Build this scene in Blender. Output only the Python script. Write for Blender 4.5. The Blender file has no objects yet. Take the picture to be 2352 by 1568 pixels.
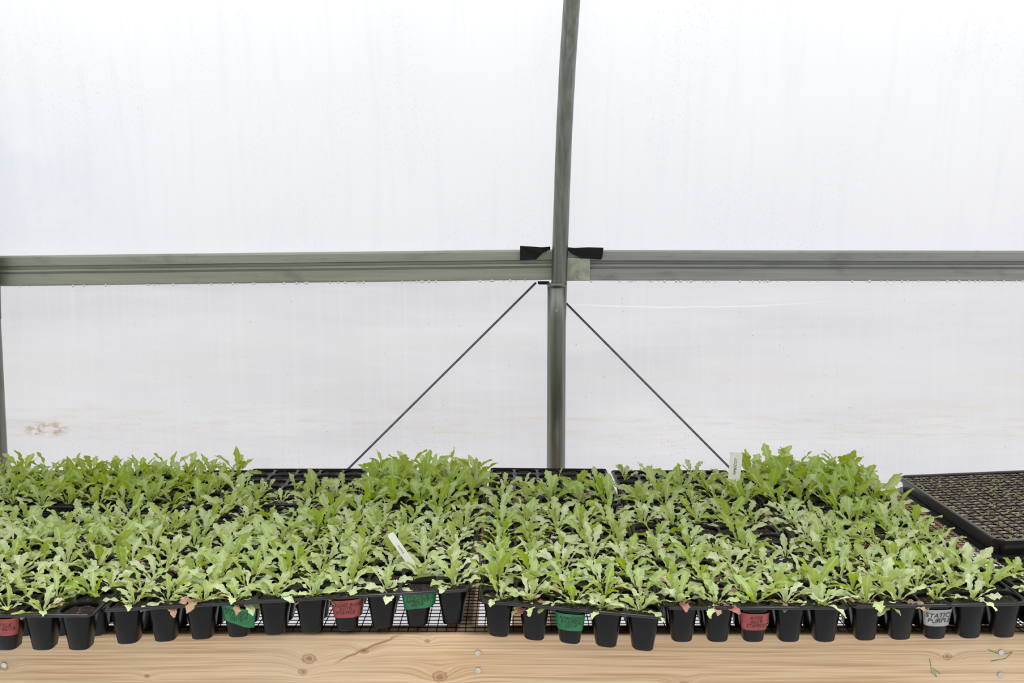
import bpy, math, random
from mathutils import Vector, Matrix
random.seed(11)
R = random.uniform
scn = bpy.context.scene
col = scn.collection
scn.view_settings.view_transform = 'Standard'
scn.view_settings.look = 'None'
PI = math.pi

# ------------------------------------------------------------------ materials
def new_mat(name):
    m = bpy.data.materials.new(name); m.use_nodes = True
    nt = m.node_tree; nt.nodes.clear()
    out = nt.nodes.new('ShaderNodeOutputMaterial')
    return m, nt, out
class N:
    def __init__(s, nt): s.nt = nt
    def node(s, t, **kw):
        n = s.nt.nodes.new(t)
        for k, v in kw.items(): setattr(n, k, v)
        return n
    def set(s, sock, v):
        if hasattr(v, 'is_output'): s.nt.links.new(v, sock)
        elif isinstance(v, (tuple, list)) and sock.type == 'RGBA' and len(v) == 3: sock.default_value = (*v, 1)
        else: sock.default_value = v
    def math(s, op, a, b=0.0, c=None, clamp=False):
        n = s.node('ShaderNodeMath', operation=op); n.use_clamp = clamp
        s.set(n.inputs[0], a); s.set(n.inputs[1], b)
        if c is not None: s.set(n.inputs[2], c)
        return n.outputs[0]
    def mix(s, f, a, b, mode='MIX'):
        n = s.node('ShaderNodeMixRGB', blend_type=mode)
        s.set(n.inputs[0], f); s.set(n.inputs[1], a); s.set(n.inputs[2], b)
        return n.outputs[0]
    def coord(s, kind='Object'):
        return s.node('ShaderNodeTexCoord').outputs[kind]
    def mapping(s, v, scale=(1, 1, 1), loc=(0, 0, 0)):
        n = s.node('ShaderNodeMapping'); s.nt.links.new(v, n.inputs[0])
        n.inputs['Scale'].default_value = scale; n.inputs['Location'].default_value = loc
        return n.outputs[0]
    def noise(s, v, scale, detail=3, rough=.5, dist=0):
        n = s.node('ShaderNodeTexNoise'); s.nt.links.new(v, n.inputs['Vector'])
        n.inputs['Scale'].default_value = scale; n.inputs['Detail'].default_value = detail
        n.inputs['Roughness'].default_value = rough; n.inputs['Distortion'].default_value = dist
        return n.outputs[0]
    def voronoi(s, v, scale):
        n = s.node('ShaderNodeTexVoronoi'); s.nt.links.new(v, n.inputs['Vector'])
        n.inputs['Scale'].default_value = scale
        return n.outputs['Distance'], n.outputs['Color']
    def ramp(s, f, a, b, lo=0., hi=1.):
        n = s.node('ShaderNodeMapRange'); n.clamp = True
        s.set(n.inputs[0], f); n.inputs[1].default_value = a; n.inputs[2].default_value = b
        n.inputs[3].default_value = lo; n.inputs[4].default_value = hi
        return n.outputs[0]
    def sep(s, v):
        n = s.node('ShaderNodeSeparateXYZ'); s.nt.links.new(v, n.inputs[0]); return n.outputs
    def bump(s, h, strength=.5, dist=.001):
        n = s.node('ShaderNodeBump'); s.nt.links.new(h, n.inputs['Height'])
        n.inputs['Strength'].default_value = strength; n.inputs['Distance'].default_value = dist
        return n.outputs[0]
    def bsdf(s, color, rough=.5, metal=0., spec=.5, normal=None, **kw):
        n = s.node('ShaderNodeBsdfPrincipled')
        s.set(n.inputs['Base Color'], color); s.set(n.inputs['Roughness'], rough)
        s.set(n.inputs['Metallic'], metal); s.set(n.inputs['Specular IOR Level'], spec)
        if normal is not None: s.nt.links.new(normal, n.inputs['Normal'])
        for k, v in kw.items(): s.set(n.inputs[k], v)
        return n.outputs[0]

def simple(name, color, rough=.5, metal=0., spec=.5, nscale=60, var=.25, bump=.2):
    m, nt, out = new_mat(name); n = N(nt)
    f = n.noise(n.coord(), nscale, 4)
    c = n.mix(n.ramp(f, .3, .7), tuple(x*(1-var) for x in color), tuple(min(1, x*(1+var)) for x in color))
    nt.links.new(n.bsdf(c, rough, metal, spec, n.bump(f, bump, .0005)), out.inputs[0])
    return m

def leaf_mat():
    m, nt, out = new_mat('seedling_leaf'); n = N(nt)
    at = n.node('ShaderNodeAttribute', attribute_name='tint')
    s = n.node('ShaderNodeSeparateColor'); nt.links.new(at.outputs['Color'], s.inputs[0])
    oi = n.node('ShaderNodeObjectInfo')
    f = n.math('ADD', s.outputs[0], n.math('MULTIPLY', n.math('SUBTRACT', oi.outputs['Random'], .45), .4), clamp=True)
    c = n.mix(f, (.27, .40, .03), (.70, .77, .54))
    uv = n.sep(n.coord('UV'))
    mid = n.math('ABSOLUTE', n.math('SUBTRACT', uv[0], .5))
    c = n.mix(n.ramp(mid, .03, .1, .5, 0), c, (.78, .83, .58))
    nz = n.noise(n.coord(), 130, 3)
    c = n.mix(n.ramp(nz, .35, .7, 0, .35), c, (.34, .44, .16))
    c = n.mix(s.outputs[1], c, (.48, .19, .18))
    tr = n.node('ShaderNodeBsdfTranslucent')
    nt.links.new(n.mix(s.outputs[1], n.mix(f, (.56, .70, .015), (.66, .74, .22)), (.5, .22, .15)), tr.inputs[0])
    mx = n.node('ShaderNodeMixShader'); mx.inputs[0].default_value = .34
    nt.links.new(n.bsdf(c, .48, 0, .45, n.bump(nz, .5, .0015)), mx.inputs[1]); nt.links.new(tr.outputs[0], mx.inputs[2])
    nt.links.new(mx.outputs[0], out.inputs[0]); return m

def soil_mat(name, dark, light, thr, scale=420):
    m, nt, out = new_mat(name); n = N(nt)
    co = n.coord()
    f = n.noise(co, 260, 6, .7)
    d, vc = n.voronoi(co, scale)
    g = n.sep(vc)[0]
    c = n.mix(n.ramp(f, .3, .75), dark, tuple(x*2.6 for x in dark))
    c = n.mix(n.math('GREATER_THAN', g, thr), c, light)
    h = n.math('ADD', f, n.math('MULTIPLY', d, -.8))
    nt.links.new(n.bsdf(c, .9, 0, .2, n.bump(h, 1., .004)), out.inputs[0]); return m

def film_mat():
    m, nt, out = new_mat('greenhouse_film'); n = N(nt)
    co = n.coord(); x, y, z = n.sep(co)
    big = n.noise(co, 1.6, 3)
    up = n.mix(n.ramp(big, .35, .7), (.845, .85, .865), (.81, .815, .835))
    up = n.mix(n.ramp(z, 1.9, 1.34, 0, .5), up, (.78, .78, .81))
    d, vc = n.voronoi(n.mapping(co, (1, 1, .8)), 120)
    drop = n.math('MULTIPLY', n.ramp(d, .12, .28, 1, 0), n.ramp(n.noise(co, 3.2, 4), .42, .65))
    up = n.mix(n.math('MULTIPLY', drop, .38), up, (.58, .60, .64))
    st = n.noise(n.mapping(co, (26, 1, 2.2)), 1.2, 5, .65)
    up = n.mix(n.ramp(st, .5, .8, 0, .25), up, (.66, .67, .71))
    bx = n.math('MULTIPLY', n.ramp(x, -1.35, -.85, 1, 0), n.ramp(n.math('ABSOLUTE', n.math('SUBTRACT', z, 1.52)), 0, .26, 1, 0))
    bn = n.noise(n.mapping(co, (4, 1, 4)), 2.5, 5, .6)
    up = n.mix(n.math('MULTIPLY', n.math('MULTIPLY', bx, n.ramp(bn, .3, .65)), .65), up, (.60, .72, .81))  # blue sky showing through the film, painted into its colour at left
    lo = n.mix(n.ramp(n.noise(n.mapping(co, (1.0, 1, 5)), 1.3, 4), .3, .7), (.745, .74, .757), (.65, .642, .665))
    st2 = n.noise(n.mapping(co, (60, 1, 1.5)), 1.5, 4, .6)
    lo = n.mix(n.ramp(st2, .45, .75, 0, .22), lo, (.80, .797, .81))
    hz = n.noise(n.mapping(co, (1.6, 1, 18)), 1.6, 5, .65)
    lo = n.mix(n.ramp(hz, .5, .72, 0, .35), lo, (.80, .795, .80))
    band = n.ramp(n.math('ABSOLUTE', n.math('SUBTRACT', z, .925)), .015, .075, 1, 0)
    sn = n.noise(n.mapping(co, (5.0, 1, 60), (3, 0, 1)), 1.8, 9, .78)
    lo = n.mix(n.math('MULTIPLY', band, n.ramp(sn, .50, .66, 0, .55)), lo, (.63, .54, .38))
    band2 = n.ramp(n.math('ABSOLUTE', n.math('SUBTRACT', z, 1.05)), .01, .14, 1, 0)
    sn2 = n.noise(n.mapping(co, (1.6, 1, 14), (7, 0, 4)), 1.5, 7, .65)
    lo = n.mix(n.math('MULTIPLY', band2, n.ramp(sn2, .48, .72, 0, .45)), lo, (.73, .69, .60))
    bl = n.math('ADD', n.math('POWER', n.math('MULTIPLY', n.math('ADD', x, 1.185), 17), 2), n.math('POWER', n.math('MULTIPLY', n.math('SUBTRACT', z, .915), 45), 2))
    bln = n.noise(n.mapping(co, (18, 1, 45)), 2, 6, .7)
    lo = n.mix(n.math('MULTIPLY', n.ramp(bl, .1, 1.2, 1, 0), n.ramp(bln, .45, .58, 0, .85)), lo, (.42, .27, .12))
    d2, vc2 = n.voronoi(co, 120)
    sp = n.math('MULTIPLY', n.ramp(d2, .05, .2, 1, 0), n.math('MULTIPLY', n.math('GREATER_THAN', n.sep(vc2)[0], .68), n.ramp(n.noise(co, 5, 3), .44, .58)))
    sp = n.math('MULTIPLY', sp, n.ramp(z, 1.02, .87, 0, 1))
    lo = n.mix(n.math('MULTIPLY', sp, .8), lo, (.26, .21, .17))
    fz = n.math('ADD', n.math('ADD', 1.222, n.math('MULTIPLY', n.math('POWER', n.math('SUBTRACT', x, .42), 2), .10)), n.math('MULTIPLY', n.noise(n.mapping(co, (6, 1, .01)), 2, 3), .008))
    fl = n.ramp(n.math('ABSOLUTE', n.math('SUBTRACT', z, fz)), .0006, .0018, 1, 0)
    fl = n.math('MULTIPLY', fl, n.math('MULTIPLY', n.ramp(x, .1, .25), n.ramp(x, .85, .6)))
    lo = n.mix(n.math('MULTIPLY', fl, .6), lo, (.95, .95, .95))
    c = n.mix(n.math('GREATER_THAN', z, 1.33), lo, up)
    t = n.node('ShaderNodeBsdfTranslucent'); df = n.node('ShaderNodeBsdfDiffuse')
    nt.links.new(c, t.inputs[0]); nt.links.new(c, df.inputs[0])
    mx = n.node('ShaderNodeMixShader'); mx.inputs[0].default_value = .22
    nt.links.new(t.outputs[0], mx.inputs[1]); nt.links.new(df.outputs[0], mx.inputs[2])
    nt.links.new(mx.outputs[0], out.inputs[0]); return m

def wood_mat():
    m, nt, out = new_mat('pine_board'); n = N(nt)
    co = n.coord(); x, y, z = n.sep(co)
    wob = n.noise(n.mapping(co, (1.2, 1, 3)), 1.2, 2)
    g = n.math('ADD', z, n.math('MULTIPLY', wob, .014))
    core = None; ring = None
    for kx, kz, s in [(-.305, .762, .009), (-.315, .741, .006), (-.222, .774, .006), (-.109, .734, .010), (-.127, .789, .004), (.655, .765, .006), (-.765, .748, .006), (.26, .72, .008), (.47, .79, .004), (-.55, .735, .004)]:
        dx = n.math('MULTIPLY', n.math('SUBTRACT', x, kx), .5); dz = n.math('SUBTRACT', z, kz)
        r2 = n.math('ADD', n.math('MULTIPLY', dx, dx), n.math('MULTIPLY', dz, dz))
        e = n.math('EXPONENT', n.math('MULTIPLY', r2, -1/(2*(s*1.2)**2)))
        g = n.math('ADD', g, n.math('MULTIPLY', e, s*1.6))
        dx2 = n.math('MULTIPLY', n.math('SUBTRACT', x, kx), .7)
        r3 = n.math('SQRT', n.math('ADD', n.math('MULTIPLY', dx2, dx2), n.math('MULTIPLY', dz, dz)))
        r3 = n.math('ADD', r3, n.math('MULTIPLY', n.math('SUBTRACT', n.noise(co, 160, 3), .5), s*.7))
        k = n.ramp(r3, s*.3, s*.62, 1, 0)
        core = k if core is None else n.math('MAXIMUM', core, k)
        k2 = n.ramp(n.math('ABSOLUTE', n.math('SUBTRACT', r3, s*.72)), 0, s*.2, 1, 0)
        ring = k2 if ring is None else n.math('MAXIMUM', ring, k2)
    ln = n.math('SUBTRACT', n.math('SUBTRACT', z, .765), n.math('MULTIPLY', n.math('ADD', x, .245), .45))
    ln = n.math('ADD', ln, n.math('MULTIPLY', n.math('SUBTRACT', n.noise(co, 40, 4), .5), .012))
    cr = n.math('MULTIPLY', n.ramp(n.math('ABSOLUTE', ln), .0003, .0028, 1, 0), n.math('MULTIPLY', n.ramp(x, -.27, -.25), n.ramp(x, -.155, -.19)))
    cb = n.node('ShaderNodeCombineXYZ'); nt.links.new(n.math('MULTIPLY', x, .012), cb.inputs[0]); nt.links.new(g, cb.inputs[2])
    b1 = n.noise(cb.outputs[0], 280, 3, .6)
    b2 = n.noise(n.mapping(co, (4, 4, 300)), 1.5, 5, .65)
    c = n.mix(n.ramp(b1, .42, .64), (.69, .51, .33), (.46, .29, .155))
    c = n.mix(n.ramp(b2, .4, .75, 0, .45), c, (.45, .29, .165))
    c = n.mix(n.ramp(n.noise(co, 5, 3), .45, .7, 0, .35), c, (.57, .46, .35))
    c = n.mix(n.math('MULTIPLY', core, .8), c, (.28, .135, .065))
    c = n.mix(n.math('MULTIPLY', n.math('MAXIMUM', n.math('MULTIPLY', ring, .8), cr), .75), c, (.17, .08, .045))
    nt.links.new(n.bsdf(c, .65, 0, .25, n.bump(b2, .3, .0007)), out.inputs[0]); return m

def rail_mat(name, a, b, metal=.3, rough=.45, dirt=.5):
    m, nt, out = new_mat(name); n = N(nt)
    co = n.coord()
    f = n.noise(n.mapping(co, (2, 20, 60)), 1.5, 6, .65)
    sm = n.noise(n.mapping(co, (6, 6, 14)), 2, 5, .6)
    c = n.mix(n.ramp(f, .35, .7), a, b)
    c = n.mix(n.ramp(sm, .56, .75, 0, dirt), c, tuple(v*.45 for v in a))
    nt.links.new(n.bsdf(c, rough, metal, .4, n.bump(f, .1, .0003)), out.inputs[0]); return m
def post_mat():
    m, nt, out = new_mat('galvanised_steel'); n = N(nt)
    co = n.coord()
    f = n.noise(n.mapping(co, (90, 90, 1.5)), 1.2, 4, .6)
    sm = n.noise(n.mapping(co, (30, 30, 8)), 1.5, 5, .6)
    c = n.mix(n.ramp(f, .35, .7), (.16, .175, .15), (.28, .29, .265))
    c = n.mix(n.ramp(sm, .5, .75, 0, .5), c, (.10, .12, .09))
    nt.links.new(n.bsdf(c, .33, .85, .5), out.inputs[0]); return m

M_leaf = leaf_mat()
M_soil = soil_mat('potting_soil', (.018, .013, .010), (.16, .12, .09), .93)
M_soil2 = soil_mat('seed_mix', (.12, .088, .058), (.50, .39, .27), .68, 190)
M_film = film_mat()
M_wood = wood_mat()
M_plastic = simple('black_tray_plastic', (.003, .003, .0035), .26, 0, .15, 40, .3, .05)
M_rim = simple('black_tray_plastic_paler', (.012, .012, .014), .3, 0, .45, 40, .3, .05)  # same black plastic, paler base colour and stronger specular than the cups
M_black = simple('black_rubber_tape', (.008, .008, .009), .5, 0, .25)
M_wire = simple('black_wire', (.008, .008, .009), .4, 0, .3)
M_post = post_mat()
M_raill = rail_mat('aluminium_weathered', (.30, .325, .265), (.41, .43, .36))
M_railr = rail_mat('aluminium_grey', (.285, .295, .27), (.39, .40, .375))
M_brk = simple('bracket_zinc', (.40, .43, .34), .5, .2)
M_cable = simple('brace_steel', (.11, .12, .14), .5, .4)
M_red = simple('red_tape', (.29, .055, .05), .5, 0, .3, 90)
M_green = simple('green_tape', (.018, .16, .055), .5, 0, .3, 90)
M_grey = simple('grey_tape', (.33, .33, .33), .5, .1, .3, 90)
M_white = simple('white_tag_plastic', (.88, .88, .82), .45, 0, .3, 90, .05)
M_ink = simple('marker_ink', (.012, .012, .014), .6)
M_inkg = simple('green_crayon', (.05, .25, .16), .7)
M_screw = simple('zinc_screw', (.45, .44, .40), .35, .8)
M_floor = simple('white_ground_cloth', (.80, .80, .79), .8, 0, .2, 20, .08)
m, nt, out = new_mat('water'); n = N(nt)
nt.links.new(n.bsdf((1, 1, 1), .05, 0, .8, None, **{'Transmission Weight': .25, 'IOR': 1.33}), out.inputs[0]); M_water = m  # white, mostly opaque base paints the droplets' bright glint into their colour

# ------------------------------------------------------------------ helpers
def mk(name, vs, fs, mat, smooth=False, parent=None, loc=(0, 0, 0), uv=None, tint=None):
    me = bpy.data.meshes.new(name); me.from_pydata([tuple(v) for v in vs], [], fs); me.update()
    for mm in (mat if isinstance(mat, list) else [mat]): me.materials.append(mm)
    if smooth: me.polygons.foreach_set('use_smooth', [True]*len(me.polygons))
    if uv:
        l = me.uv_layers.new(name='UVMap')
        for lp in me.loops: l.data[lp.index].uv = uv[lp.vertex_index]
    if tint:
        a = me.color_attributes.new('tint', 'FLOAT_COLOR', 'POINT')
        a.data.foreach_set('color', [c for t in tint for c in (*t, 1)])
    ob = bpy.data.objects.new(name, me); col.objects.link(ob); ob.location = loc
    if parent: ob.parent = parent
    return ob
def empty(name, loc, label, cat, group=None):
    e = bpy.data.objects.new(name, None); e.empty_display_size = .05; e.location = loc; col.objects.link(e)
    tag(e, label, cat, group); return e
def tag(o, label, cat, group=None, kind=None):
    o['label'] = label; o['category'] = cat
    if group: o['group'] = group
    if kind: o['kind'] = kind
def box(vs, fs, a, b):
    i = len(vs); (x0, y0, z0), (x1, y1, z1) = a, b
    vs += [(x0,y0,z0),(x1,y0,z0),(x1,y1,z0),(x0,y1,z0),(x0,y0,z1),(x1,y0,z1),(x1,y1,z1),(x0,y1,z1)]
    fs += [tuple(i+k for k in f) for f in ((0,3,2,1),(4,5,6,7),(0,1,5,4),(1,2,6,5),(2,3,7,6),(3,0,4,7))]
def bevel(o, w=.003, s=2):
    b = o.modifiers.new('bevel', 'BEVEL'); b.width = w; b.segments = s
def tube(pts, r, seg=20, vs=None, fs=None, cap=True):
    vs = [] if vs is None else vs; fs = [] if fs is None else fs
    base = len(vs); P = [Vector(p) for p in pts]
    for i, p in enumerate(P):
        d = (P[min(i+1, len(P)-1)] - P[max(i-1, 0)]).normalized()
        a = d.cross(Vector((0, 1, 0)) if abs(d.y) < .9 else Vector((1, 0, 0))).normalized(); b = d.cross(a)
        for k in range(seg):
            t = 2*PI*k/seg; vs.append(tuple(p + a*r*math.cos(t) + b*r*math.sin(t)))
    for i in range(len(P)-1):
        for k in range(seg):
            k2 = (k+1) % seg
            fs.append((base+i*seg+k, base+i*seg+k2, base+(i+1)*seg+k2, base+(i+1)*seg+k))
    if cap:
        fs.append(tuple(base+k for k in range(seg))[::-1]); fs.append(tuple(base+(len(P)-1)*seg+k for k in range(seg)))
    return vs, fs
def text_geo(s, size, off=.0):
    cu = bpy.data.curves.new('t', 'FONT'); cu.body = s; cu.size = size; cu.align_x = 'CENTER'; cu.align_y = 'CENTER'
    cu.space_line = .85; cu.offset = off; cu.resolution_u = 3; cu.shear = .18
    o = bpy.data.objects.new('t', cu); col.objects.link(o)
    dg = bpy.context.evaluated_depsgraph_get()
    me = bpy.data.meshes.new_from_object(o.evaluated_get(dg))
    vs = [tuple(v.co) for v in me.vertices]; fs = [tuple(p.vertices) for p in me.polygons]
    vs = [(x, y + size*.07*math.sin(x/size*2.1), z) for x, y, z in vs]
    bpy.data.objects.remove(o); bpy.data.meshes.remove(me); return vs, fs

# ------------------------------------------------------------------ camera
ZC = 1.38; PITCH = 5.5; F = 2287.
cam = bpy.data.objects.new('camera', bpy.data.cameras.new('camera')); col.objects.link(cam)
cam.location = (0, 0, ZC); cam.rotation_euler = (math.radians(90-PITCH), 0, 0)
cam.data.sensor_width = 36; cam.data.lens = 36*F/2352; cam.data.clip_end = 100
scn.camera = cam

# ------------------------------------------------------------------ light
w = bpy.data.worlds.new('overcast'); scn.world = w; w.use_nodes = True
nt = w.node_tree; nt.nodes.clear(); n = N(nt)
wo = n.node('ShaderNodeOutputWorld'); bg = n.node('ShaderNodeBackground')
x, y, z = n.sep(n.coord('Generated'))
c = n.mix(n.ramp(z, -.2, .1), (.95, .95, .95), (1.25, 1.25, 1.27))
c = n.mix(n.ramp(z, .1, .8), c, (1.4, 1.4, 1.42))
fr = n.math('MULTIPLY', n.ramp(y, .05, -.5), n.ramp(z, .75, .2))
c = n.mix(n.math('MULTIPLY', fr, .76), c, (.36, .36, .35))
nt.links.new(c, bg.inputs[0]); bg.inputs[1].default_value = 1.0
nt.links.new(bg.outputs[0], wo.inputs[0])
sd = bpy.data.lights.new('diffuse_sun', 'SUN'); sd.energy = 2.7; sd.angle = math.radians(24); sd.color = (1, .99, .95)
so = bpy.data.objects.new('diffuse_sun', sd); col.objects.link(so); so.location = (0, 0, 4); so.rotation_euler = (math.radians(8), math.radians(18), 0)

# ------------------------------------------------------------------ shell
prof = [(2.5, 0), (2.5, .4), (2.5, .8), (2.5, 1.1), (2.5, 1.329), (2.499, 1.331), (2.497, 1.40), (2.485, 1.55), (2.468, 1.66), (2.442, 1.80), (2.405, 1.94), (2.34, 2.12), (2.25, 2.3), (2.1, 2.5), (1.9, 2.7), (1.6, 2.88), (1.2, 3.0)]
vs, fs = [], []
xs = [-3.2 + 6.4*i/16 for i in range(17)]
for (yy, zz) in prof:
    for xx in xs: vs.append((xx, yy, zz))
for i in range(len(prof)-1):
    for k in range(16): fs.append((i*17+k, i*17+k+1, (i+1)*17+k+1, (i+1)*17+k))
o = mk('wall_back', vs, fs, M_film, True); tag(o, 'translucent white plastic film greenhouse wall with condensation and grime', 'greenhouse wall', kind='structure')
vs, fs = [], []; box(vs, fs, (-3.2, -1.5, -.05), (3.2, 2.55, 0))
o = mk('floor', vs, fs, M_floor); tag(o, 'pale ground cloth floor under the bench', 'floor', kind='structure')

def hoopy(z):
    for (a, b), (c, d) in zip(prof, prof[1:]):
        if b <= z <= d and d > b: return a + (c-a)*(z-b)/(d-b)
    return prof[-1][0]
for i, px in enumerate((-1.286, .110, 1.505)):
    e = empty('hoop_post', (px, 2.45, 0), 'grey-green galvanised steel post curving into the greenhouse roof', 'post', 'greenhouse frame posts')
    vs, fs = tube([(0, 0, 0), (0, 0, 1.2), (0, 0, 1.287)], .0228, 32)
    mk('lower_post', vs, fs, M_post, False, e)
    pts = []
    for zz, dx in [(1.20, .004), (1.287, .006), (1.37, .008), (1.50, .011), (1.654, .015), (1.80, .0205), (1.94, .0275), (2.12, .034), (2.3, .04), (2.5, .046), (2.7, .05), (2.88, .05), (2.99, .05)]:
        pts.append((dx, hoopy(zz)-.048-2.45, zz))
    vs, fs = tube(pts, .0195, 32)
    mk('hoop_tube', vs, fs, M_post, True, e)
    vs, fs = tube([(0, 0, 1.279), (0, 0, 1.288)], .0237, 32); mk('collar', vs, fs, M_post, False, e)
    vs, fs = tube([(0, -.0215, 1.222), (0, -.0255, 1.222)], .0045, 8); mk('bolt', vs, fs, M_screw, False, e)
for ob in bpy.data.objects:
    if ob.name.startswith(('lower_post', 'collar')):
        for p in ob.data.polygons: p.use_smooth = len(p.vertices) == 4

rp = [(0, 0), (-.018, 0), (-.021, .003), (-.021, .029), (-.012, .031), (-.012, .034), (-.018, .035), (-.018, .040), (-.009, .042), (-.009, .048), (-.019, .050), (-.020, .070), (-.016, .074), (-.012, .0755), (0, .0755)]
def rail(x0, z0, x1, z1, mat, label):
    L = len(rp); vs = []; fs = []
    for t in range(9):
        s = t/8; xx = x0 + (x1-x0)*s; zz = z0 + (z1-z0)*s
        vs.extend((xx-x0, a, zz-z0+b) for a, b in rp)
    for t in range(8):
        for k in range(L):
            k2 = (k+1) % L; fs.append((t*L+k, t*L+k2, (t+1)*L+k2, (t+1)*L+k))
    fs.append(tuple(range(L))); fs.append(tuple(8*L+k for k in range(L))[::-1])
    o = mk('film_rail', vs, fs, mat, False, None, (x0, 2.4965, z0)); tag(o, label, 'metal rail', 'aluminium film rails')
rail(-3.0, 1.259, .115, 1.2955, M_raill, 'grey-green grooved aluminium rail holding the plastic film')
rail(.117, 1.2935, 3.0, 1.2895, M_railr, 'grey grooved aluminium rail with dark scratches holding the film')

e = empty('rail_bracket', (.163, 2.472, 1.293), 'pale zinc bracket plate screwed over the rail joint', 'bracket')
vs, fs = [], []; box(vs, fs, (-.030, -.006, 0), (.030, .003, .056)); o = mk('plate', vs, fs, M_brk, False, e); bevel(o, .002)
vs, fs = tube([(.004, -.006, .011), (.004, -.010, .011)], .005, 10); mk('screw', vs, fs, M_screw, False, e)
vs, fs = [], []; box(vs, fs, (-.030, -.004, 0), (-.002, .0, .006)); box(vs, fs, (-.028, -.010, -.002), (0, 0, .003))
o = mk('rail_clip', vs, fs, M_black, False, None, (.094, 2.4745, 1.286)); tag(o, 'small black clip under the rail at the post', 'clip')
def flap(name, pts, loc, label):
    vs = []; k = len(pts)
    vs += [(a, -.0035 + .004*math.sin(j*2.1), b) for j, (a, b) in enumerate(pts)]; vs += [(a, .0, b) for a, b in pts]
    fs = [tuple(range(k)), tuple(range(2*k-1, k-1, -1))] + [(j, j+k, (j+1) % k+k, (j+1) % k) for j in range(k)]
    o = mk(name, vs, fs, M_black, False, None, loc); tag(o, label, 'rubber flap', 'black flaps beside the post'); bevel(o, .0008, 1)
flap('rubber_flap', [(.0, .0), (.040, .002), (.056, .018), (.075, .026), (.075, .034), (.055, .0325), (.0, .036)], (.0195, 2.472, 1.3435), 'black rubber flap on the rail, cut square')
flap('rubber_flap', [(.0, .030), (.015, .019), (.034, .010), (.086, .005), (.0895, .009), (.092, .0345), (.055, .0355), (.02, .034), (.0, .036)], (.1335, 2.470, 1.3405), 'black folded rubber flap with a tapered fold')

for (a, b, lb) in [((.060, 1.288), (-1.228, .01), 'thin dark diagonal brace cable beside the steel post'), ((.128, 1.244), (1.36, .01), 'thin dark diagonal brace cable beside the steel post')]:
    vs, fs = tube([(0, 0, 0), (b[0]-a[0], 0, b[1]-a[1])], .0028, 10)
    o = mk('brace_cable', vs, fs, M_cable, True, None, (a[0], 2.489, a[1])); tag(o, lb, 'cable', 'diagonal braces')

vs, fs = [], []
def ball(c, r):
    i = len(vs)
    vs.append((c[0], c[1], c[2]+r))
    for a in (.5, 0, -.5):
        for k in range(8):
            t = 2*PI*k/8; rr = r*math.cos(a*PI/1.6 if a else 0); vs.append((c[0]+rr*math.cos(t), c[1]+rr*math.sin(t), c[2]+r*math.sin(a*PI/1.6)))
    vs.append((c[0], c[1], c[2]-r))
    for k in range(8):
        k2 = (k+1) % 8
        fs.append((i, i+1+k, i+1+k2)); fs.append((i+1+k, i+9+k, i+9+k2, i+1+k2)); fs.append((i+9+k, i+17+k, i+17+k2, i+9+k2)); fs.append((i+17+k, i+25, i+17+k2))
for k in range(150):
    xx = R(-1.25, 1.4)
    if .06 < xx < .17: continue
    zr = 1.259+(xx+3)/3.115*.0365 if xx < .115 else 1.2925
    ball((xx, 2.476, zr-.001), R(.0018, .0038))
for k in range(160):
    ball((R(-1.2, 1.4), 2.497, R(.84, 1.25)), R(.0008, .0018))
o = mk('water_droplets', vs, fs, M_water, True); tag(o, 'condensation droplets, bright glint put into a white colour, hanging from the rail and film', 'water droplets', kind='stuff')

# ------------------------------------------------------------------ bench
BZ = .80
e = empty('bench', (0, 1.85, 0), 'timber greenhouse bench with black wire mesh top', 'bench')
def bpart(name, a, b, mat=M_wood, bev=.003, label=None):
    vs, fs = [], []; box(vs, fs, (a[0], a[1]-1.85, a[2]), (b[0], b[1]-1.85, b[2])); o = mk(name, vs, fs, mat, False, e); bevel(o, bev)
    if label: o['label'] = label
    return o
bpart('front_board', (-1.7, 1.445, .665), (1.75, 1.483, BZ), label='pale pine board with knots and screws')
bpart('back_board', (-1.7, 2.265, .665), (1.75, 2.303, BZ-.003))
for xx in (-1.69, -.9, -.1, .75, 1.70): bpart('cross_board', (xx, 1.484, .69), (xx+.038, 2.264, BZ-.004))
for xx in (-1.4, 0, 1.35):
    for yy in (1.484, 2.175): bpart('leg', (xx, yy, 0), (xx+.088, yy+.088, .69))
vs, fs = [], []; r = .0006
xx = -1.68
while xx < 1.73: box(vs, fs, (xx-r, 1.452-1.85, BZ), (xx+r, 2.295-1.85, BZ+.0011)); xx += .0145
yy = 1.453
while yy < 2.295: box(vs, fs, (-1.68, yy-1.85-r, BZ+.001), (1.73, yy-1.85+r, BZ+.0021)); yy += .0145
o = mk('wire_mesh', vs, fs, M_wire, False, e); o['label'] = 'black wire mesh top'
for sx, sz in [(-.764, .752), (-.051, .771), (-.051, .744), (.735, .772), (.735, .737)]:
    vs, fs = tube([(sx, 1.446-1.85, sz), (sx, 1.4435-1.85, sz)], .0042, 14)
    mk('screw', vs, fs, M_screw, False, e)
for pts in ([(.628, .762), (.632, .740), (.640, .733), (.633, .748), (.645, .738)], [(.715, .776), (.735, .768), (.752, .772), (.742, .762), (.72, .758)]):
    vs, fs = tube([(a, 1.4447-1.85, b) for a, b in pts], .0005, 6); mk('crayon_mark', vs, fs, M_inkg, False, e)

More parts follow.
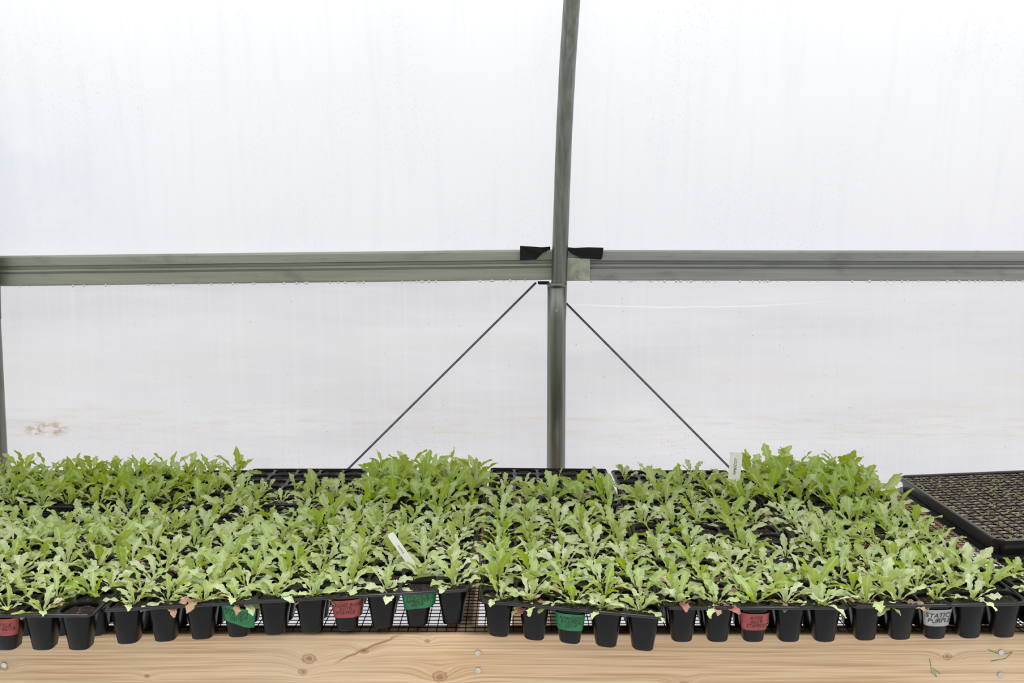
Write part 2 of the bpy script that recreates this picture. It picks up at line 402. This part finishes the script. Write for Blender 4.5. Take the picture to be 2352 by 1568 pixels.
# ------------------------------------------------------------------ cell trays
PT = .0522; MG = .004; RIM = .862; CH = .058
def sup(t, r, nn=3.4):
    c, s = math.cos(t), math.sin(t); k = r/((abs(c)**nn+abs(s)**nn)**(1/nn)); return c*k, s*k
sq = []
for q in range(4):
    for s in (-1, -.5, 0, .5):
        a = [(1, s), (-s, 1), (-1, -s), (s, -1)][q]; sq.append(a)
sqa = [math.atan2(b, a) for a, b in sq]
cells = []
def cell_tray(x0, y0, nx, ny, label, tid, ky=0., tz=0., zoff=0., kx=0., ty=0.):
    e = empty('cell_tray', (x0, y0, RIM+zoff-CH), label, 'seed tray', 'black cell trays of seedlings')
    def P(lx, ly, lz): return (lx+kx*ly, ly+ky*lx, lz+CH+tz*lx+ty*ly)
    vs, fs, sv, sf = [], [], [], []
    for j in range(ny):
        for i in range(nx):
            cx = MG+PT*(i+.5); cy = MG+PT*(j+.5); b = len(vs)
            for (a, c) in sq:
                corner = abs(a) == 1 and abs(c) == 1
                vs.append(P(cx+a*PT/2, cy+c*PT/2, -.0016 if corner else 0))
            for rr, zz in ((.0240, .0006), (.0232, -.001), (.0226, -.006), (.0150, -CH+.002), (.0130, -CH)):
                for t in sqa:
                    u, v = sup(t, rr); vs.append(P(cx+u, cy+v, zz))
            for l in range(5):
                for k in range(16):
                    k2 = (k+1) % 16; fs.append((b+l*16+k, b+l*16+k2, b+(l+1)*16+k2, b+(l+1)*16+k))
            fs.append(tuple(b+80+k for k in range(16)))
            s = len(sv)
            for rr in (.0224, .015, .008):
                for t in sqa:
                    u, v = sup(t, rr); sv.append(P(cx+u, cy+v, -.006+R(-.0015, .002)+(.002 if rr < .02 else 0)))
            sv.append(P(cx, cy, -.002))
            for l in range(2):
                for k in range(16):
                    k2 = (k+1) % 16; sf.append((s+l*16+k, s+l*16+k2, s+(l+1)*16+k2, s+(l+1)*16+k))
            for k in range(16): sf.append((s+32+k, s+32+(k+1) % 16, s+48))
            wx, wy, wz = P(cx, cy, -.005)
            cells.append((x0+wx, y0+wy, RIM+zoff-CH+wz, tid, i, j))
    W = 2*MG+PT*nx; D = 2*MG+PT*ny
    def ring(o, z, ch):
        b = len(vs); a0, a1, b0, b1 = MG-o, W-MG+o, MG-o, D-MG+o
        for p in ((a0+ch, b0), (a1-ch, b0), (a1, b0+ch), (a1, b1-ch), (a1-ch, b1), (a0+ch, b1), (a0, b1-ch), (a0, b0+ch)): vs.append(P(p[0], p[1], z))
        return b
    rs = [ring(0, 0, .0002), ring(.0020, .001, .006), ring(.0032, -.0006, .008), ring(.0036, -.0032, .008), ring(.0028, -.0032, .008)]
    for a, b in zip(rs, rs[1:]):
        for k in range(8): fs.append((a+k, a+(k+1) % 8, b+(k+1) % 8, b+k))
    o = mk('tray_body', vs, fs, [M_plastic, M_rim], True, e)
    for p in o.data.polygons[-32:]: p.material_index = 1
    mk('potting_soil', sv, sf, M_soil, True, e)
    return e, P
LAB = 'black plastic cell tray full of statice seedlings'
T = {}
T['a1'] = cell_tray(-1.121, 1.358, 10, 5, 'black cell tray of seedlings with red tape label', 'a1')
T['a2'] = cell_tray(-1.121, 1.632, 10, 5, LAB, 'a2')
T['b1'] = cell_tray(-.589, 1.376, 10, 5, 'black cell tray with red and green tape labels, set askew', 'b1', ky=.115, tz=.018, kx=-.02)
T['b2'] = cell_tray(-.589, 1.665, 10, 5, LAB, 'b2', ky=.04)
T['c'] = cell_tray(-.050, 1.405, 5, 10, 'black cell tray of seedlings with green tape label', 'c', ky=-.16, tz=-.035, zoff=.004)
T['d'] = cell_tray(.219, 1.388, 5, 10, 'black cell tray of seedlings with red tape label', 'd')
T['e'] = cell_tray(.489, 1.392, 5, 10, 'black cell tray of seedlings with grey tape label', 'e', ky=.05, kx=.03)
T['f'] = cell_tray(.768, 1.405, 5, 3, LAB, 'f', ky=.03)
backs = [('z', -1.412), ('g', -1.141), ('h', -.870), ('i', -.599), ('j', -.323), ('k', -.051), ('l', .228), ('m', .505)]
for k, xx in backs:
    lab = 'black cell tray with bare dark soil at one end' if k in 'ik' else ('black cell tray with sparse small seedlings' if k == 'l' else LAB)
    T[k] = cell_tray(xx, 1.945, 5, 6, lab, k, kx=(.02 if k == 'm' else 0), ky=(-.04 if k == 'k' else 0), zoff={'i': .004, 'k': .006}.get(k, 0))
T['y'] = cell_tray(-1.392, 1.40, 5, 10, LAB, 'y')

def tape(tid, i, mat, lines, color, a0=-62, a1=62, z0=-.008, z1=-.036, skew=0., size=.0070, flag=0.):
    e, P = T[tid]; cx = MG+PT*(i+.5); cy = MG+PT*.5
    def S(u, v, off):
        ang = math.radians(-90 + a0 + (a1-a0)*u); lz = z1+(z0-z1)*v + skew*(u-.5)
        r = .0226-(.0226-.0150)*(-lz-.006)/(CH-.008)+off + flag*max(0, u-.55)
        a, b = sup(ang, r); return P(cx+a, cy+b, lz)
    vs, fs = [], []; nu, nv = 16, 3
    for off in (.0012, .0004):
        for q in range(nv+1):
            for p in range(nu+1): vs.append(S(p/nu, q/nv, off))
    m = (nu+1)*(nv+1)
    for q in range(nv):
        for p in range(nu):
            a = q*(nu+1)+p; fs.append((a, a+1, a+nu+2, a+nu+1)); fs.append((m+a, m+a+nu+1, m+a+nu+2, m+a+1))
    t = mk('tape_label', vs, fs, mat, True, e); t['label'] = color+' tape label with black handwriting'
    tv, tf = text_geo('\n'.join(lines), size, 0)
    wid = .045*(a1-a0)/124; hgt = abs(z0-z1)
    tv = [S(.5+x/wid, .5+y/hgt, .0018) for x, y, z in tv]
    mk('handwriting', tv, tf, M_ink, False, t)
tape('a1', 7, M_red, ['STATICE', 'ROSE 02/19'], 'red', z1=-.034)
tape('b1', 3, M_green, ['APRICOT', 'STATICE', '02/19'], 'green', skew=-.018, flag=.014)
tape('b1', 6, M_red, ['BALLAD ROSE', '02/19', 'STATICE'], 'red', -76, 76)
tape('b1', 8, M_green, ['STATICE', 'APRICOT', '02/19'], 'green', -78, 78, -.003, -.028, skew=.004, flag=.012)
tape('c', 2, M_green, ['APRICOT', 'STATICE', '02/19'], 'green', z0=-.010)
tape('d', 2, M_red, ['ROSE', '02/19', 'STATICE'], 'red', z0=-.012, z1=-.038)
tape('e', 2, M_grey, ['STATICE', 'PURPLE'], 'grey', z0=-.010, z1=-.036, size=.0096)

# ------------------------------------------------------------------ seedlings
def leaf(vs, fs, uv, ti, az, a0, bend, L, W, r0, z0, tint, red=0., sway=0.):
    n = 20; rad = Vector((math.cos(az), math.sin(az), 0)); side0 = Vector((-math.sin(az), math.cos(az), 0))
    p = rad*r0 + Vector((0, 0, z0)); b = len(vs); ds = L/n; ph = R(0, 6); tw = R(-.8, .8); fold = R(.1, .5); ra = R(.0008, .002)
    lob = R(.14, .26); lp = R(0, 6); nlob = R(4.6, 5.8)
    for i in range(n+1):
        t = i/n; a = a0 - bend*t**1.4
        d = rad*math.cos(a)+Vector((0, 0, math.sin(a))); nr = -rad*math.sin(a)+Vector((0, 0, math.cos(a)))
        d = (d + side0*sway*t).normalized()
        q = tw*t; side = side0*math.cos(q)+nr*math.sin(q); nr2 = nr*math.cos(q)-side0*math.sin(q)
        if t < .22: wd = .15+.13*t/.22
        else:
            s = (t-.22)/.78; wd = max(.28*(1-s), math.sin(PI*(.09+.91*s**1.8))**.85)
        if i == n: wd = .2
        lo_ = 1 + (lob*math.cos(2*PI*nlob*t+lp) if .15 < t < .9 else 0)*1.2
        for k in (-2, -1, 0, 1, 2):
            u = k/2; h = fold*abs(u)*wd*W*.5 + math.sin(i*1.0+ph+k)*ra*abs(u)
            ww = wd*lo_ if abs(k) == 2 else wd
            vs.append(tuple(p + side*u*ww*W/2 + nr2*h)); uv.append((.5+u*.5, t)); ti.append((tint, red, 0))
        p = p + d*ds
    for i in range(n):
        for k in range(4):
            c = b+i*5+k; fs.append((c, c+1, c+6, c+5))
def seedling(kind):
    vs, fs, uv, ti = [], [], [], []
    if kind == 'rosette':
        nl = random.randint(8, 11); base = R(0, 6)
        for k in range(nl):
            s = k/(nl-1); az = base+k*2.4+R(-.3, .3)
            leaf(vs, fs, uv, ti, az, math.radians(12+58*s**1.7+R(-6, 14)), math.radians(R(15, 75)*(1-.4*s)), R(.042, .058)*(1-.2*s), R(.0105, .0145), .002, 0, R(.65, 1.)-.7*s*R(.2, 1), 0, R(-.5, .5))
        if R(0, 1) < .65:
            for q in range(random.randint(1, 3)): leaf(vs, fs, uv, ti, R(0, 6.28), math.radians(R(5, 20)), math.radians(R(30, 70)), R(.034, .050), .012, .002, .0, .6, R(.6, 1))
    elif kind == 'upright':
        nl = random.randint(6, 8); base = R(0, 6)
        for k in range(nl):
            s = k/(nl-1); az = base+k*2.4+R(-.3, .3)
            leaf(vs, fs, uv, ti, az, math.radians(34+40*s+R(-14, 10)), math.radians(R(20, 80)*(1-.4*s)), R(.048, .068), R(.0135, .018), .002, 0, R(.0, .6)-.15*s, 0, R(-.45, .45))
    else:
        nl = 4; base = R(0, 6)
        for k in range(nl):
            leaf(vs, fs, uv, ti, base+k*1.6, math.radians(R(40, 75)), math.radians(R(20, 60)), R(.022, .038), R(.009, .012), .001, 0, R(.2, .7), 0, R(-.2, .2))
    return vs, fs, uv, ti
lib = {k: [seedling(k) for _ in range(c)] for k, c in (('rosette', 28), ('upright', 18), ('small', 6))}
meshes = {}
plants = []
for (cx, cy, cz, tid, i, j) in cells:
    if tid in 'ik':
        if j >= 3:
            if R(0, 1) > .06: continue
            kind = 'small'
        elif j == 2: kind = 'small'
        else:
            kind = random.choice(['rosette', 'rosette', 'upright'])
            if R(0, 1) < .1: continue
    elif tid == 'l':
        if R(0, 1) < .2: continue
        kind = 'small' if j > 3 else random.choice(['rosette', 'upright', 'rosette'])
    elif tid in ('g', 'h', 'j', 'm', 'z'): kind = 'upright'
    elif tid in ('a2', 'b2') or (tid in 'cde' and j > 5): kind = random.choice(['rosette', 'upright', 'rosette'])
    else: kind = 'upright' if R(0, 1) < .12 else 'rosette'
    if R(0, 1) < .025 or (tid == 'a1' and i == 9 and j == 0) or (tid == 'd' and (j == 7 or (j in (6, 8) and R(0, 1) < .35))): continue
    if tid in ('b2',) and j == 4 and R(0, 1) < .3: continue
    sc = R(.88, 1.22)
    if kind == 'upright' and tid in ('a2', 'b2', 'a1', 'b1', 'c', 'd', 'e'): sc *= .88
    if tid in 'zgh': sc *= .9
    if tid == 'm': sc *= 1.1
    if tid == 'j': sc *= 1.05
    if tid == 'f': sc *= .85
    plants.append((cx+R(-.006, .006), cy+R(-.006, .006), cz, kind, random.randrange(len(lib[kind])), R(0, 2*PI), sc, R(-.2, .2), R(-.2, .2)))
def inview(p):
    d = p[1]*math.cos(math.radians(PITCH))+(ZC-p[2])*math.sin(math.radians(PITCH)); u = 1176+F*p[0]/d
    return -60 < u < 2412
iv = sorted([p for p in plants if inview(p)], key=lambda p: p[1]); ov = [p for p in plants if not inview(p)]
labs = {'rosette': 'pale green statice seedling with wavy lobed leaves', 'upright': 'bright green statice seedling with tall upright leaves', 'small': 'tiny green statice seedling in dark soil'}
for p in iv[:300]:
    k = (p[3], p[4])
    if k not in meshes:
        o = mk('seedling', *lib[p[3]][p[4]][:2], M_leaf, True, None, (0, 0, 0), lib[p[3]][p[4]][2], lib[p[3]][p[4]][3]); meshes[k] = o.data
    else:
        o = bpy.data.objects.new('seedling', meshes[k]); col.objects.link(o)
    o.location = p[:3]; o.rotation_euler = (p[7], p[8], p[5]); o.scale = (p[6],)*3
    tag(o, labs[p[3]], 'seedling', 'statice seedlings in cell trays')
vs, fs, uv, ti = [], [], [], []
for p in iv[300:]+ov:
    a, b, c, d = lib[p[3]][p[4]]; M = Matrix.Translation(p[:3]) @ Matrix.Rotation(p[7], 4, 'X') @ Matrix.Rotation(p[8], 4, 'Y') @ Matrix.Rotation(p[5], 4, 'Z') @ Matrix.Scale(p[6], 4)
    base = len(vs); vs += [tuple(M @ Vector(v)) for v in a]; fs += [tuple(base+q for q in f) for f in b]; uv += c
    sh = R(-.25, .15); ti += [(min(1, max(0, t[0]+sh)), t[1], 0) for t in d]
o = mk('seedling_mass', vs, fs, M_leaf, True, None, (0, 0, 0), uv, ti)
tag(o, 'dense bright green statice seedlings along the film wall', 'seedlings', kind='stuff')
print('plants', len(plants), 'inview', len(iv))

# ------------------------------------------------------------------ plant tags
def ptag(loc, w, h, rot, text, size, label, tdir):
    e = empty('plant_tag', loc, label, 'plant label', 'white plant tags'); e.rotation_euler = rot
    pts = [(-w/2, .02), (-w/2, h-.002), (-w/2+.002, h), (w/2-.002, h), (w/2, h-.002), (w/2, .02), (0, -.004)]
    k = len(pts); vs = [(a, -.0006, b) for a, b in pts]+[(a, .0006, b) for a, b in pts]
    fs = [tuple(range(k))[::-1], tuple(range(k, 2*k))]+[(j, (j+1) % k, (j+1) % k+k, j+k) for j in range(k)]
    mk('tag_blade', vs, fs, M_white, False, e)
    tv, tf = text_geo(text, size, .0)
    tv = [(-y*tdir, -.001, h*.62+x*tdir) for x, y, z in tv]
    mk('handwriting', tv, tf, M_ink, False, e)
ptag((.468, 2.07, .866), .026, .078, (math.radians(-10), math.radians(7), 0), 'APRICOT', .0085, 'white plastic plant tag standing upright with handwriting', 1)
ptag((-.146, 1.515, .868), .011, .078, (math.radians(-8), math.radians(-36), 0), 'STATICE', .004, 'off-white plastic plant tag leaning over among leaves', -1)

# ------------------------------------------------------------------ plug tray on flat
def octo(W, D, o, ch): return [(ch-o, -o), (W-ch+o, -o), (W+o, ch-o), (W+o, D-ch+o), (W-ch+o, D+o), (ch-o, D+o), (-o, D-ch+o), (-o, ch-o)]
pl = .0203; nx, ny = 15, 24; W, D = nx*pl+.006, ny*pl+.006
KX, KY, TZ = .035, .03, .035
PX, PY = .868, 1.735
e1 = empty('carrier_tray', (PX, PY, .803), 'black plastic carrier flat under the sown plug tray', 'tray')
def P1(a, b, c): return (a+KX*b, b+KY*a, c+TZ*a)
vs, fs = [], []
specs = [(-.014, 0.0, .012), (-.001, .026, .014), (.011, .027, .018), (.012, .022, .018), (.0105, .022, .018), (.010, .0255, .018), (-.003, .0245, .014), (-.016, .002, .012)]
for o_, z_, ch in specs: vs += [P1(a, b, z_) for a, b in octo(W, D, o_, ch)]
for l in range(len(specs)-1):
    for k in range(8): fs.append((l*8+k, l*8+(k+1) % 8, (l+1)*8+(k+1) % 8, (l+1)*8+k))
fs.append(tuple(range(8))[::-1]); fs.append(tuple(8*(len(specs)-1)+k for k in range(8)))
mk('tray_shell', vs, fs, M_rim, False, e1)
e2 = empty('plug_tray', (PX, PY, .807), 'black plug tray of sown soil with tiny sprouts', 'seed tray')
def P2(a, b, c): return (a+KX*b, b+KY*a, c+TZ*a+.048)
vs, fs, sv, sf = [], [], [], []
pts = []
for j in range(ny):
    for i in range(nx):
        cx, cy = .003+pl*(i+.5), .003+pl*(j+.5); b = len(vs)
        for a, c in sq: vs.append(P2(cx+a*pl/2, cy+c*pl/2, .0006))
        for rr, zz in ((.0093, .0006), (.0088, -.002), (.006, -.042)):
            for t in sqa:
                u, v = sup(t, rr, 6); vs.append(P2(cx+u, cy+v, zz))
        for l in range(3):
            for k in range(16): fs.append((b+l*16+k, b+l*16+(k+1) % 16, b+(l+1)*16+(k+1) % 16, b+(l+1)*16+k))
        fs.append(tuple(b+48+k for k in range(16)))
        s = len(sv)
        for rr in (.0088, .006):
            for t in sqa:
                u, v = sup(t, rr, 5); sv.append(P2(cx+u, cy+v, -.0014+R(-.0008, .0010)))
        sv.append(P2(cx, cy, -.0002+R(-.001, .001)))
        for k in range(16): sf.append((s+k, s+(k+1) % 16, s+16+(k+1) % 16, s+16+k)); sf.append((s+16+k, s+16+(k+1) % 16, s+32))
        if R(0, 1) < .22:
            q = P2(cx+R(-.006, .006), cy+R(-.006, .006), -.001); pts.append(q)
b0 = len(vs)
specs = [(-.0028, .0006, .0003), (-.0005, .003, .006), (.004, .0035, .014), (.006, .0015, .016), (.0055, -.006, .016), (.0045, -.006, .016), (.0010, -.002, .012), (-.004, -.035, .010)]
nf0 = len(fs)
for o_, z_, ch in specs: vs += [P2(a, b, z_) for a, b in octo(W, D, o_, ch)]
for l in range(len(specs)-1):
    for k in range(8): fs.append((b0+l*8+k, b0+l*8+(k+1) % 8, b0+(l+1)*8+(k+1) % 8, b0+(l+1)*8+k))
o = mk('tray_body', vs, fs, [M_plastic, M_rim], False, e2)
for p in o.data.polygons[nf0:]: p.material_index = 1
mk('potting_soil', sv, sf, M_soil2, True, e2)['label'] = 'brown crumbly seed mix'
vs, fs, uv, ti = [], [], [], []
for q in pts:
    az = R(0, 6)
    for k in range(2):
        s = len(vs); leaf(vs, fs, uv, ti, az+k*PI, math.radians(R(40, 70)), .8, R(.004, .007), .0035, 0, 0, R(.2, .6))
        for z in range(s, len(vs)): vs[z] = (vs[z][0]+q[0], vs[z][1]+q[1], vs[z][2]+q[2])
o = mk('sprouts', vs, fs, M_leaf, True, e2, (0, 0, 0), uv, ti); o['kind'] = 'stuff'; o['label'] = 'tiny yellow-green sprouts'
